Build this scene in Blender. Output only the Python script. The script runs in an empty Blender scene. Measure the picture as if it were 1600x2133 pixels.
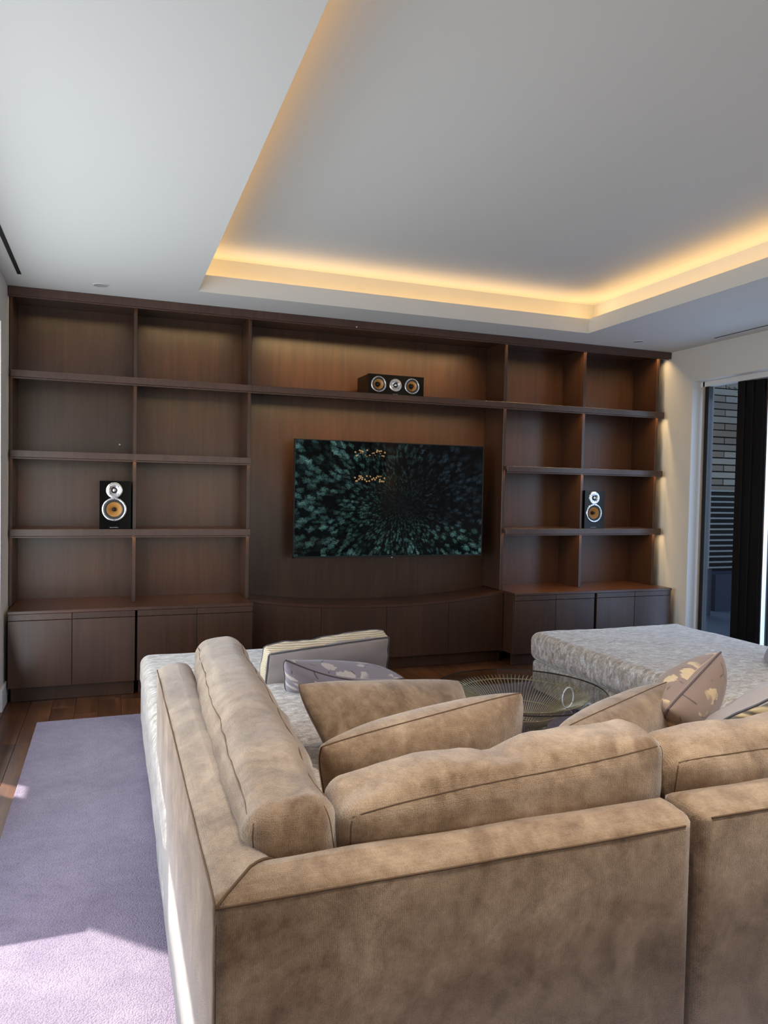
import bpy, bmesh, math, random
import numpy as np
from mathutils import Vector, Matrix, noise as mnoise

random.seed(7)
S = bpy.context.scene
COL = S.collection

# ------------------------------------------------------------------ camera
F_PX, IMG_W, IMG_H = 1538.43, 1600, 2133
PITCH, ROLL, YAW = -0.030791, 0.018697, 0.353875
CAM = Vector((0.0, -5.50026, 1.452216))
cd = bpy.data.cameras.new('camera'); cam = bpy.data.objects.new('camera', cd); COL.objects.link(cam)
cd.sensor_fit = 'VERTICAL'; cd.sensor_height = 36.0; cd.lens = F_PX / IMG_H * 36.0
cd.clip_start = 0.05; cd.clip_end = 200
_f = Vector((math.sin(YAW), math.cos(YAW), 0)); _r = Vector((math.cos(YAW), -math.sin(YAW), 0)); _u = Vector((0, 0, 1))
f2 = _f * math.cos(PITCH) + _u * math.sin(PITCH); u2 = _u * math.cos(PITCH) - _f * math.sin(PITCH)
r3 = _r * math.cos(ROLL) + u2 * math.sin(ROLL); u3 = u2 * math.cos(ROLL) - _r * math.sin(ROLL)
M = Matrix((r3, u3, -f2)).transposed().to_4x4(); M.translation = CAM
cam.matrix_world = M
S.camera = cam

# ------------------------------------------------------------------ world, sun, daylight
SUN_DIR = Vector((0.83, -0.79, -1.0)).normalized()
w = bpy.data.worlds.new('world'); S.world = w; w.use_nodes = True
wn = w.node_tree.nodes; wl = w.node_tree.links
bg = wn['Background']
sky = wn.new('ShaderNodeTexSky'); sky.sky_type = 'NISHITA'; sky.sun_disc = False
sky.sun_elevation = math.asin(-SUN_DIR.z); sky.sun_rotation = math.atan2(-SUN_DIR.x, -SUN_DIR.y)
wl.new(sky.outputs[0], bg.inputs[0]); bg.inputs[1].default_value = 0.35

def light(name, kind, loc, direction, energy, color, sx=None, sy=None, spread=None):
    d = bpy.data.lights.new(name, kind); d.energy = energy; d.color = color
    if kind == 'AREA':
        d.shape = 'RECTANGLE'; d.size = sx; d.size_y = sy
        if spread: d.spread = spread
    o = bpy.data.objects.new(name, d); COL.objects.link(o); o.location = loc
    o.rotation_euler = Vector(direction).to_track_quat('-Z', 'Y').to_euler()
    return o
sun = light('sun', 'SUN', (-6, 6, 9), SUN_DIR, 12.5, (1.0, 0.93, 0.84)); sun.data.angle = math.radians(0.55)
DAY = (0.88, 0.95, 1.0)
# daylight coming in through the open glass wall on the left, the glass door on the right and the rear glazing
light('daylight_left', 'AREA', (-0.80, -2.1, 1.25), (1, 0, 0.22), 66, DAY, 3.4, 2.2)
light('daylight_right', 'AREA', (4.99, -1.1, 1.2), (-1, 0, 0), 27, (0.58, 0.72, 1.0), 1.5, 2.2)
light('daylight_rear', 'AREA', (1.9, -9.3, 1.3), (0, 1, 0.1), 30, (1.0, 0.97, 0.93), 2.4, 2.2)

# added spots out of view, brightening the cushion tops (their housings are built with the ceiling fittings)
ADDED_SPOTS = [(.55, -4.55), (1.55, -4.55), (2.7, -4.4), (1.0, -3.75), (3.5, -3.75)]
for sx_, sy_ in ADDED_SPOTS:
    o = light('added_spot_fill', 'SPOT', (sx_, sy_, 3.0), (0, 0, -1), 105, (1.0, 0.92, 0.82)); o.data.spot_size = math.radians(105); o.data.spot_blend = 1.0; o.data.shadow_soft_size = .10

S.view_settings.view_transform = 'Standard'; S.view_settings.look = 'None'
S.view_settings.gamma = 1.0; S.view_settings.use_curve_mapping = False
S.view_settings.exposure = 0.0
S.cycles.max_bounces = 8; S.cycles.diffuse_bounces = 5; S.cycles.glossy_bounces = 4
S.cycles.transmission_bounces = 6; S.cycles.transparent_max_bounces = 12
S.cycles.sample_clamp_indirect = 4.0; S.cycles.caustics_reflective = False; S.cycles.caustics_refractive = False
S.cycles.use_denoising = True

# ------------------------------------------------------------------ materials
def rgb(r, g, b):
    f = lambda c: (c / 255 / 12.92) if c / 255 <= 0.04045 else ((c / 255 + 0.055) / 1.055) ** 2.4
    return (f(r), f(g), f(b), 1)

class NT:
    def __init__(s, name):
        s.m = bpy.data.materials.new(name); s.m.use_nodes = True
        s.n = s.m.node_tree.nodes; s.l = s.m.node_tree.links
        s.b = s.n['Principled BSDF']; s.out = s.n['Material Output']
    def new(s, t, **k):
        x = s.n.new(t)
        for a, v in k.items(): setattr(x, a, v)
        return x
    def link(s, a, b): s.l.new(a, b)
    def set(s, **k):
        for a, v in k.items(): s.b.inputs[a.replace('_', ' ')].default_value = v
    def coord(s, kind='Object', scale=(1, 1, 1), rot=(0, 0, 0)):
        t = s.new('ShaderNodeTexCoord'); mp = s.new('ShaderNodeMapping')
        mp.inputs['Scale'].default_value = scale; mp.inputs['Rotation'].default_value = rot
        s.link(t.outputs[kind], mp.inputs[0]); return mp.outputs[0]
    def noise(s, vec, scale, detail=3, rough=0.5, dist=0):
        x = s.new('ShaderNodeTexNoise'); x.inputs['Scale'].default_value = scale
        x.inputs['Detail'].default_value = detail; x.inputs['Roughness'].default_value = rough
        x.inputs['Distortion'].default_value = dist
        s.link(vec, x.inputs['Vector']); return x.outputs['Fac']
    def voro(s, vec, scale, feature='F1'):
        x = s.new('ShaderNodeTexVoronoi', feature=feature); x.inputs['Scale'].default_value = scale
        s.link(vec, x.inputs['Vector']); return x
    def ramp(s, fac, stops):
        x = s.new('ShaderNodeValToRGB'); e = x.color_ramp.elements
        while len(e) < len(stops): e.new(0.5)
        for i, (p, c) in enumerate(stops): e[i].position = p; e[i].color = c if len(c) == 4 else (*c, 1)
        s.link(fac, x.inputs[0]); return x.outputs[0]
    def mix(s, fac, a, b, mode='MIX'):
        x = s.new('ShaderNodeMix', data_type='RGBA', blend_type=mode)
        for sock, v in ((x.inputs[0], fac), (x.inputs[6], a), (x.inputs[7], b)):
            if hasattr(v, 'node'): s.link(v, sock)
            else: sock.default_value = v
        return x.outputs[2]
    def math(s, op, a, b=None):
        x = s.new('ShaderNodeMath', operation=op)
        for i, v in enumerate((a, b)):
            if v is None: continue
            if hasattr(v, 'node'): s.link(v, x.inputs[i])
            else: x.inputs[i].default_value = v
        return x.outputs[0]
    def bump(s, h, strength, dist=0.01):
        x = s.new('ShaderNodeBump'); x.inputs['Strength'].default_value = strength; x.inputs['Distance'].default_value = dist
        s.link(h, x.inputs['Height']); s.link(x.outputs[0], s.b.inputs['Normal']); return x
    def rand(s):
        return s.new('ShaderNodeObjectInfo').outputs['Random']

def wood(name, c1, c2, c3, rough=0.35, grain=(26, 26, 1.6), coat=0.25):
    t = NT(name)
    oi = t.new('ShaderNodeObjectInfo'); tc = t.new('ShaderNodeTexCoord')
    add = t.new('ShaderNodeVectorMath', operation='ADD'); sc = t.new('ShaderNodeVectorMath', operation='SCALE')
    cx = t.new('ShaderNodeCombineXYZ')
    for i in range(3): t.link(oi.outputs['Random'], cx.inputs[i])
    sc.inputs['Scale'].default_value = 13.0; t.link(cx.outputs[0], sc.inputs[0])
    t.link(tc.outputs['Object'], add.inputs[0]); t.link(sc.outputs[0], add.inputs[1])
    mp = t.new('ShaderNodeMapping'); mp.inputs['Scale'].default_value = grain; t.link(add.outputs[0], mp.inputs[0])
    n1 = t.noise(mp.outputs[0], 1.0, 6, 0.6, 0.6)
    mp2 = t.new('ShaderNodeMapping'); mp2.inputs['Scale'].default_value = tuple(g * 8 for g in grain); t.link(add.outputs[0], mp2.inputs[0])
    n2 = t.noise(mp2.outputs[0], 1.0, 3, 0.6)
    mp3 = t.new('ShaderNodeMapping'); mp3.inputs['Scale'].default_value = (2.4, 2.4, 1.4); t.link(add.outputs[0], mp3.inputs[0])
    n3 = t.noise(mp3.outputs[0], 1.0, 2, 0.5)
    f = t.math('ADD', t.math('MULTIPLY', n1, 0.5), t.math('ADD', t.math('MULTIPLY', n2, 0.12), t.math('MULTIPLY', n3, 0.38)))
    col = t.ramp(f, [(0.3, c1), (0.5, c2), (0.72, c3)])
    t.link(col, t.b.inputs['Base Color'])
    t.set(Roughness=rough, Coat_Weight=coat, Coat_Roughness=0.28)
    t.bump(n2, 0.06, 0.002)
    return t.m
M_wood = wood('dark_walnut', rgb(48, 29, 19), rgb(65, 41, 27), rgb(83, 54, 37))
M_wood_h = wood('dark_walnut_edge', rgb(58, 38, 31), rgb(75, 51, 42), rgb(92, 64, 54), grain=(30, 30, 2.5))
M_top = wood('walnut_counter', rgb(52, 30, 21), rgb(72, 43, 30), rgb(92, 57, 40), rough=0.3, grain=(1.6, 26, 26))
M_floor = wood('floor_oak_dark', rgb(50, 27, 13), rgb(84, 49, 26), rgb(124, 80, 47), rough=0.42, grain=(18, 1.4, 18), coat=0.05)

def plain(name, c, rough=0.5, metal=0.0, **k):
    t = NT(name); n = t.noise(t.coord(), 6, 3)
    cc = t.mix(t.math('MULTIPLY', n, 0.12), c, tuple(x * 0.8 for x in c[:3]) + (1,))
    t.link(cc, t.b.inputs['Base Color']); t.set(Roughness=rough, Metallic=metal, **k)
    return t.m
def paint(name, c, rough=0.6):
    t = NT(name); v = t.coord(); n = t.noise(v, 240, 2)
    t.set(Base_Color=c, Roughness=rough); t.b.inputs['Specular IOR Level'].default_value = 0.3
    t.bump(n, 0.03, 0.001); return t.m
M_ceil = paint('ceiling_paint', rgb(214, 216, 214))
M_wall = paint('wall_paint', rgb(222, 218, 212))
M_trim = paint('trim_paint', rgb(228, 228, 228), 0.4)
M_black = plain('black_gloss_lacquer', rgb(5, 5, 6), 0.16, IOR=1.3)
M_blackm = plain('black_matte', rgb(12, 12, 13), 0.6)
M_frame = plain('dark_bronze_frame', rgb(20, 18, 18), 0.4, 0.2)
M_tan = plain('tan_frame_edge', rgb(170, 155, 140), 0.5)
M_alu = plain('brushed_aluminium', rgb(225, 226, 230), 0.22, 1.0)
M_ring = plain('pale_reflection_ring', rgb(226, 232, 240), .3)
M_white = plain('white_print', rgb(225, 225, 228), 0.5)
M_rubber = plain('grey_rubber', rgb(48, 52, 54), 0.5)
M_nickel = plain('bronze_nickel_wire', rgb(214, 204, 180), 0.3, 0.75)
M_darkmetal = plain('dark_metal', rgb(40, 38, 36), 0.3, 1.0)
M_stone = plain('exterior_stone', rgb(168, 150, 132), 0.8)
M_mortar = plain('exterior_mortar', rgb(62, 58, 54), 0.9)
M_slat = plain('exterior_slat', rgb(150, 150, 145), 0.45, 0.3)
M_navy = plain('exterior_dark_planter', rgb(34, 40, 58), 0.6)
M_pillar = plain('exterior_pillar', rgb(150, 138, 138), 0.8)
M_leaf = plain('leaf_green', rgb(58, 74, 52), 0.6)
M_bark = plain('bark', rgb(60, 48, 40), 0.9)
M_green = plain('hedge_green', rgb(50, 70, 38), 0.7)
M_paving = plain('paving', rgb(96, 96, 98), 0.8)

def kevlar():
    t = NT('golden_woven_cone'); v = t.coord()
    ch = t.new('ShaderNodeTexChecker'); ch.inputs['Scale'].default_value = 420
    ch.inputs['Color1'].default_value = rgb(206, 150, 80); ch.inputs['Color2'].default_value = rgb(176, 118, 54)
    t.link(v, ch.inputs[0]); t.link(ch.outputs[0], t.b.inputs['Base Color']); t.set(Roughness=0.35)
    return t.m
M_cone = kevlar()

def velvet(name, dark, mid, lit, weave=150.0, bump=0.5, mott=5.5, sheen=0.5, sheen_tint=(1, 1, 1, 1), wr=1.0, stretch=(1, 1, 1), loop=False):
    t = NT(name); v = t.coord(scale=stretch); vo = t.coord()
    n1 = t.noise(v, mott, 4, 0.62, 0.9); n2 = t.noise(v, mott * 5.5, 3, 0.65, 0.4)
    f = t.math('ADD', t.math('MULTIPLY', n1, 0.66), t.math('MULTIPLY', n2, 0.34))
    c = t.ramp(f, [(0.36, dark), (0.50, mid), (0.66, lit)])
    if loop:      # looped rug pile
        vf = t.voro(vo, weave).outputs['Distance']; fine = t.noise(vo, weave * 2.2, 2)
        h = t.math('ADD', t.math('MULTIPLY', vf, -0.8), t.math('MULTIPLY', fine, 0.5))
        dk = t.ramp(vf, [(0.25, (1, 1, 1)), (0.8, (0.62, 0.6, 0.58))])
    else:         # ribbed chenille: warp and weft ridges broken up by the pile
        hs = []
        for dr in 'XYZ':
            wv = t.new('ShaderNodeTexWave', wave_type='BANDS', bands_direction=dr)
            wv.inputs['Scale'].default_value = weave; wv.inputs['Distortion'].default_value = 7.0; wv.inputs['Detail'].default_value = 4.0; wv.inputs['Detail Scale'].default_value = 2.2
            t.link(vo, wv.inputs[0]); hs.append(wv.outputs['Fac'])
        fine = t.noise(vo, 420, 3, 0.7)
        ridge = t.math('ADD', t.math('ADD', t.math('MULTIPLY', hs[0], 0.40), t.math('MULTIPLY', hs[1], 0.22)), t.math('MULTIPLY', hs[2], 0.22))
        h = t.math('ADD', ridge, t.math('MULTIPLY', fine, 1.0))
        dk = t.ramp(h, [(0.55, (0.62, 0.59, 0.56)), (1.15, (1.0, 1.0, 1.0))])
        x_ = dk.node.color_ramp; x_.elements[1].position = 0.98
    c2 = t.mix(0.75, c, dk, 'MULTIPLY')
    t.link(c2, t.b.inputs['Base Color'])
    t.set(Roughness=0.85, Sheen_Weight=sheen, Sheen_Roughness=0.35, Sheen_Tint=sheen_tint)
    t.b.inputs['Specular IOR Level'].default_value = 0.15
    t.bump(h, bump, 0.006 * wr)
    return t.m
M_sofa = velvet('tan_chenille', rgb(124, 99, 77), rgb(158, 133, 108), rgb(188, 163, 136), 84, 0.42, mott=6, sheen=0.9)
M_chaise = velvet('tan_crushed_velvet_glints', rgb(146, 130, 115), rgb(202, 190, 178), rgb(252, 249, 246), 62, 0.16, mott=19, sheen=0.9, stretch=(1.0, 1.7, 1.0))  # pile highlights put into the colour, paler than the sofa's same fabric
M_rug = velvet('lilac_loop_rug', rgb(128, 117, 138), rgb(138, 127, 148), rgb(149, 138, 158), 190, 0.5, mott=3, sheen=0.2, wr=1.0, loop=True)
M_seam = plain('seam_thread', rgb(96, 73, 53), 0.9)
M_pipe = plain('mauve_piping', rgb(96, 82, 84), 0.6)
M_pipegrey = plain('grey_piping', rgb(92, 90, 94), 0.6)
M_satin = plain('grey_satin', rgb(168, 158, 156), 0.42, 0.0, Sheen_Weight=0.3)
def gusset():
    t = NT('cream_pleated_gusset'); v = t.coord(scale=(1, 1, 1))
    wv = t.new('ShaderNodeTexWave', wave_type='BANDS', bands_direction='Z'); wv.inputs['Scale'].default_value = 38; wv.inputs['Distortion'].default_value = 1.5
    t.link(v, wv.inputs[0]); c = t.ramp(wv.outputs['Fac'], [(0.1, rgb(176, 154, 118)), (0.6, rgb(222, 206, 178))])
    t.link(c, t.b.inputs['Base Color']); t.set(Roughness=0.55, Sheen_Weight=0.3); t.bump(wv.outputs['Fac'], 0.3, 0.004); return t.m
M_gusset = gusset()
def goldgusset():
    t = NT('gold_pleated_gusset'); v = t.coord()
    n = t.noise(v, 9, 3); wv = t.new('ShaderNodeTexWave', wave_type='BANDS', bands_direction='Z'); wv.inputs['Scale'].default_value = 9; wv.inputs['Distortion'].default_value = 5
    t.link(v, wv.inputs[0]); c = t.ramp(wv.outputs['Fac'], [(0.1, rgb(96, 84, 66)), (0.5, rgb(170, 146, 106)), (0.8, rgb(206, 184, 140))])
    t.link(c, t.b.inputs['Base Color']); t.set(Roughness=0.45, Sheen_Weight=0.3); t.bump(wv.outputs['Fac'], 0.4, 0.006); return t.m
M_gold = goldgusset()
def floral(name, base, petal, petal2):
    t = NT(name); v = t.coord(kind='UV')
    warp = t.new('ShaderNodeTexNoise'); warp.inputs['Scale'].default_value = 6; t.link(v, warp.inputs['Vector'])
    va = t.new('ShaderNodeVectorMath', operation='MULTIPLY_ADD'); va.inputs[1].default_value = (0.05, 0.05, 0); va.inputs[2].default_value = (0, 0, 0)
    t.link(warp.outputs['Color'], va.inputs[0])
    ad = t.new('ShaderNodeVectorMath', operation='ADD'); t.link(v, ad.inputs[0]); t.link(va.outputs[0], ad.inputs[1])
    big = t.voro(ad.outputs[0], 6.4); sel = t.noise(v, 2.6, 2)
    d = t.math('ADD', big.outputs['Distance'], t.math('MULTIPLY', t.noise(v, 24, 3), 0.42))
    m1 = t.ramp(d, [(0.56, (1, 1, 1)), (0.60, (0, 0, 0))])
    m1 = t.math('MULTIPLY', m1, t.ramp(sel, [(0.43, (0, 0, 0)), (0.47, (1, 1, 1))]))
    ctr = t.ramp(big.outputs['Distance'], [(0.06, (1, 1, 1)), (0.09, (0, 0, 0))])
    c = t.mix(m1, base, t.mix(t.noise(v, 40, 2), petal, petal2))
    c = t.mix(t.math('MULTIPLY', ctr, t.math('MULTIPLY', m1, 0.8)), c, rgb(150, 96, 70))
    # thin dark twigs
    tw = t.voro(ad.outputs[0], 3.1, 'DISTANCE_TO_EDGE')
    m2 = t.ramp(tw.outputs['Distance'], [(0.008, (1, 1, 1)), (0.018, (0, 0, 0))])
    m2 = t.math('MULTIPLY', m2, t.ramp(t.noise(v, 7, 2), [(0.5, (0, 0, 0)), (0.54, (1, 1, 1))]))
    c = t.mix(t.math('MULTIPLY', m2, 0.85), c, rgb(58, 44, 48))
    bud = t.voro(v, 15); m3 = t.ramp(bud.outputs['Distance'], [(0.12, (1, 1, 1)), (0.16, (0, 0, 0))])
    m3 = t.math('MULTIPLY', m3, t.ramp(t.noise(v, 5, 1), [(0.56, (0, 0, 0)), (0.6, (1, 1, 1))]))
    c = t.mix(t.math('MULTIPLY', m3, 0.7), c, rgb(66, 48, 50))
    t.link(c, t.b.inputs['Base Color']); t.set(Roughness=0.5, Sheen_Weight=0.35); t.bump(t.noise(v, 220, 2), 0.2, 0.002)
    return t.m
M_floral_t = floral('taupe_blossom_fabric', rgb(142, 118, 106), rgb(222, 198, 156), rgb(200, 172, 132))
M_floral_l = floral('lilac_blossom_fabric', rgb(146, 138, 150), rgb(222, 212, 206), rgb(200, 188, 182))

def glass(name, tint, spec=0.5):
    t = NT(name); t.n.remove(t.b)
    tr = t.new('ShaderNodeBsdfTransparent'); tr.inputs[0].default_value = tint
    gl = t.new('ShaderNodeBsdfGlossy'); gl.inputs['Roughness'].default_value = 0.02
    fr = t.new('ShaderNodeFresnel'); fr.inputs[0].default_value = 1.5
    geo = t.new('ShaderNodeNewGeometry'); front = t.math('SUBTRACT', 1.0, geo.outputs['Backfacing'])
    mx = t.new('ShaderNodeMixShader'); t.link(t.math('MULTIPLY', t.math('MULTIPLY', fr.outputs[0], spec * 2), front), mx.inputs[0])
    t.link(tr.outputs[0], mx.inputs[1]); t.link(gl.outputs[0], mx.inputs[2]); t.link(mx.outputs[0], t.out.inputs[0])
    return t.m
M_glass_table = glass('tinted_table_glass', rgb(246, 247, 244))
M_glass_edge = plain('dark_glass_edge', rgb(70, 66, 60), 0.1)
M_glass_win = glass('window_glass', rgb(235, 240, 245))

def emit(name, c, s):
    t = NT(name); t.n.remove(t.b); e = t.new('ShaderNodeEmission'); e.inputs[0].default_value = c; e.inputs[1].default_value = s
    t.link(e.outputs[0], t.out.inputs[0]); return t.m
M_tip = emit('warm_lamp_tip', rgb(255, 205, 140), 32.0)

def screen():
    t = NT('screen_forest_image'); tc = t.new('ShaderNodeTexCoord')
    sub = t.new('ShaderNodeVectorMath', operation='SUBTRACT'); sub.inputs[1].default_value = (0.54, 0.44, 0)
    t.link(tc.outputs['UV'], sub.inputs[0])
    sep = t.new('ShaderNodeSeparateXYZ'); t.link(sub.outputs[0], sep.inputs[0])
    x = t.math('MULTIPLY', sep.outputs[0], 1.76); y = sep.outputs[1]
    r = t.math('SQRT', t.math('ADD', t.math('ADD', t.math('MULTIPLY', x, x), t.math('MULTIPLY', y, y)), 0.012))
    th = t.math('ARCTAN2', y, x)
    lr = t.math('LOGARITHM', r, 2.718)
    cmb = t.new('ShaderNodeCombineXYZ')
    t.link(t.math('MULTIPLY', th, 17.0), cmb.inputs[0]); t.link(t.math('MULTIPLY', lr, 10.0), cmb.inputs[1])
    uvs = t.new('ShaderNodeMapping'); uvs.inputs['Scale'].default_value = (1.76, 1, 1); t.link(tc.outputs['UV'], uvs.inputs[0])
    wob = t.new('ShaderNodeTexNoise'); wob.inputs['Scale'].default_value = 34; wob.inputs['Detail'].default_value = 3; t.link(uvs.outputs[0], wob.inputs['Vector'])
    wv = t.new('ShaderNodeVectorMath', operation='MULTIPLY_ADD'); wv.inputs[1].default_value = (1.3, 1.3, 0)
    t.link(wob.outputs['Color'], wv.inputs[0]); t.link(cmb.outputs[0], wv.inputs[2])
    v1 = t.voro(wv.outputs[0], 1.0)
    crown = t.ramp(v1.outputs['Distance'], [(0.15, (1, 1, 1)), (0.42, (0.45, 0.45, 0.45)), (0.62, (0.02, 0.02, 0.02))])
    sepc = t.new('ShaderNodeSeparateColor'); t.link(v1.outputs['Color'], sepc.inputs[0])
    pick = t.ramp(sepc.outputs[0], [(0.1, (0.12, 0.12, 0.12)), (0.7, (1, 1, 1))])
    # brightness of the pictured forest over the frame: teal on the left and along the bottom, black on the right
    sU = t.new('ShaderNodeSeparateXYZ'); t.link(tc.outputs['UV'], sU.inputs[0])
    left = t.ramp(sU.outputs[0], [(0.0, (1, 1, 1)), (0.36, (0.55, 0.55, 0.55)), (0.62, (0.28, 0.28, 0.28)), (1.0, (0.16, 0.16, 0.16))])
    bot = t.math('MULTIPLY', t.ramp(sU.outputs[1], [(0.02, (1, 1, 1)), (0.24, (0.45, 0.45, 0.45)), (0.36, (0, 0, 0))]),
                 t.ramp(sU.outputs[0], [(0.30, (0, 0, 0)), (0.46, (1, 1, 1)), (1.0, (0.9, 0.9, 0.9))]))
    area = t.math('MINIMUM', t.math('ADD', left, t.math('MULTIPLY', bot, 0.9)), 1.2)
    patch = t.ramp(t.noise(uvs.outputs[0], 3.4, 2), [(0.34, (0.35, 0.35, 0.35)), (0.6, (1.15, 1.15, 1.15))])
    needles = t.ramp(t.noise(uvs.outputs[0], 120, 3), [(0.36, (0.2, 0.2, 0.2)), (0.62, (1.25, 1.25, 1.25))])
    k = t.math('MULTIPLY', t.math('MULTIPLY', t.math('MULTIPLY', crown, pick), area), t.math('MULTIPLY', patch, needles))
    col = t.mix(sepc.outputs[1], rgb(74, 118, 116), rgb(96, 136, 134))
    blue = t.mix(t.ramp(sU.outputs[0], [(0.45, (0, 0, 0)), (0.75, (1, 1, 1))]), col, rgb(88, 118, 136))
    blue = t.mix(t.ramp(sU.outputs[1], [(0.2, (1, 1, 1)), (0.36, (0, 0, 0))]), blue, col)
    t.link(blue, t.b.inputs['Emission Color']); t.link(t.math('ADD', t.math('MULTIPLY', k, t.ramp(r, [(0.16, (0.35, 0.35, 0.35)), (0.55, (0.85, 0.85, 0.85))])), 0.003), t.b.inputs['Emission Strength'])
    t.set(Base_Color=(0.002, 0.002, 0.003, 1), Roughness=0.006, IOR=1.22)
    return t.m
M_screen = screen()

# ------------------------------------------------------------------ building helpers
def setp(o, label=None, cat=None, group=None, kind=None):
    if label: o['label'] = label
    if cat: o['category'] = cat
    if group: o['group'] = group
    if kind: o['kind'] = kind
    return o
def thing(name, loc, label, cat, group=None):
    o = bpy.data.objects.new(name, None); o.empty_display_size = 0.1; COL.objects.link(o); o.location = loc
    return setp(o, label, cat, group)
def wloc(o):
    v = Vector((0, 0, 0))
    while o is not None: v += o.location; o = o.parent
    return v
def link(name, me, mat, parent=None, loc=None):
    o = bpy.data.objects.new(name, me); COL.objects.link(o)
    if mat is not None and not me.materials: me.materials.append(mat)
    if parent is not None: o.parent = parent
    if loc is not None: o.location = Vector(loc) - (wloc(parent) if parent is not None else Vector((0, 0, 0)))
    return o
def from_verts(name, V, Fc, mat, parent=None, smooth=False, uv=None):
    """V in world coordinates; origin placed at the bottom centre of the piece"""
    V = np.asarray(V, float); c = V.mean(0); c[2] = V[:, 2].min(); c0 = c
    me = bpy.data.meshes.new(name); me.from_pydata((V - c).tolist(), [], Fc)
    if smooth:
        bmn = bmesh.new(); bmn.from_mesh(me); bmesh.ops.recalc_face_normals(bmn, faces=bmn.faces); bmn.to_mesh(me); bmn.free()
    if smooth: me.polygons.foreach_set('use_smooth', [True] * len(me.polygons))
    if uv is not None:
        ul = me.uv_layers.new(name='UVMap'); idx = np.empty(len(me.loops), int); me.loops.foreach_get('vertex_index', idx)
        ul.data.foreach_set('uv', np.asarray(uv, float)[idx].ravel())
    me.update(); return link(name, me, mat, parent, c)
def bm_obj(name, bm, mat, parent=None, smooth=False):
    bmesh.ops.recalc_face_normals(bm, faces=bm.faces)
    V = np.array([v.co for v in bm.verts]); bm.verts.index_update()
    Fc = [[v.index for v in f.verts] for f in bm.faces]
    sm = [f.smooth for f in bm.faces]; bm.free()
    o = from_verts(name, V, Fc, mat, parent, smooth)
    if not smooth: o.data.polygons.foreach_set('use_smooth', sm)
    return o
def bm_box(bm, x0, x1, y0, y1, z0, z1, bev=0.0):
    r = bmesh.ops.create_cube(bm, size=1.0); vs = r['verts']
    for v in vs:
        v.co = Vector(((x0 + x1) / 2 + v.co.x * (x1 - x0), (y0 + y1) / 2 + v.co.y * (y1 - y0), (z0 + z1) / 2 + v.co.z * (z1 - z0)))
    if bev > 0:
        es = list({e for v in vs for e in v.link_edges})
        bmesh.ops.bevel(bm, geom=es, offset=bev, segments=1, affect='EDGES', profile=0.5)
def box(name, x0, x1, y0, y1, z0, z1, mat, parent=None, bev=0.0015):
    bm = bmesh.new(); bm_box(bm, x0, x1, y0, y1, z0, z1, bev); return bm_obj(name, bm, mat, parent)
def boxes(name, L, mat, parent=None, bev=0.0015):
    bm = bmesh.new()
    for b in L: bm_box(bm, *b, bev)
    return bm_obj(name, bm, mat, parent)
def lathe(name, prof, mat, parent, center, axis='Y', n=40, smooth=True):
    """prof: list of (radius, height along axis)"""
    V = []; Fc = []
    for r, h in prof:
        for i in range(n):
            a = 2 * math.pi * i / n; c, s = math.cos(a) * r, math.sin(a) * r
            p = {'Y': (c, h, s), 'Z': (c, s, h), 'X': (h, c, s)}[axis]
            V.append((center[0] + p[0], center[1] + p[1], center[2] + p[2]))
    for j in range(len(prof) - 1):
        for i in range(n):
            a, b = j * n + i, j * n + (i + 1) % n
            Fc.append((a, b, b + n, a + n))
    bm = bmesh.new(); vs = [bm.verts.new(v) for v in V]
    for f in Fc:
        try: bm.faces.new([vs[i] for i in f])
        except ValueError: pass
    bmesh.ops.remove_doubles(bm, verts=bm.verts, dist=1e-6)
    for f in bm.faces: f.smooth = smooth and len(f.verts) == 4
    return bm_obj(name, bm, mat, parent)
def tube_data(path, r, n=6, closed=False):
    P = np.asarray(path, float); m = len(P); V = []; Fc = []
    for i in range(m):
        a = P[(i - 1) % m] if (closed or i > 0) else P[i]; b = P[(i + 1) % m] if (closed or i < m - 1) else P[i]
        t = b - a; t /= (np.linalg.norm(t) + 1e-9)
        up = np.array([0, 0, 1.0]) if abs(t[2]) < 0.9 else np.array([1.0, 0, 0])
        s = np.cross(t, up); s /= np.linalg.norm(s); q = np.cross(s, t)
        for k in range(n):
            an = 2 * math.pi * k / n; V.append(P[i] + r * (math.cos(an) * s + math.sin(an) * q))
    for i in range(m if closed else m - 1):
        for k in range(n):
            a, b = i * n + k, i * n + (k + 1) % n; j = (i + 1) % m
            Fc.append((a, b, j * n + (k + 1) % n, j * n + k))
    if not closed: Fc.append(tuple(range(n))[::-1]); Fc.append(tuple(range((m - 1) * n, m * n)))
    return V, Fc
def tube(name, path, r, mat, parent, n=6, closed=False):
    V, Fc = tube_data(path, r, n, closed); return from_verts(name, V, Fc, mat, parent, True)

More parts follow.
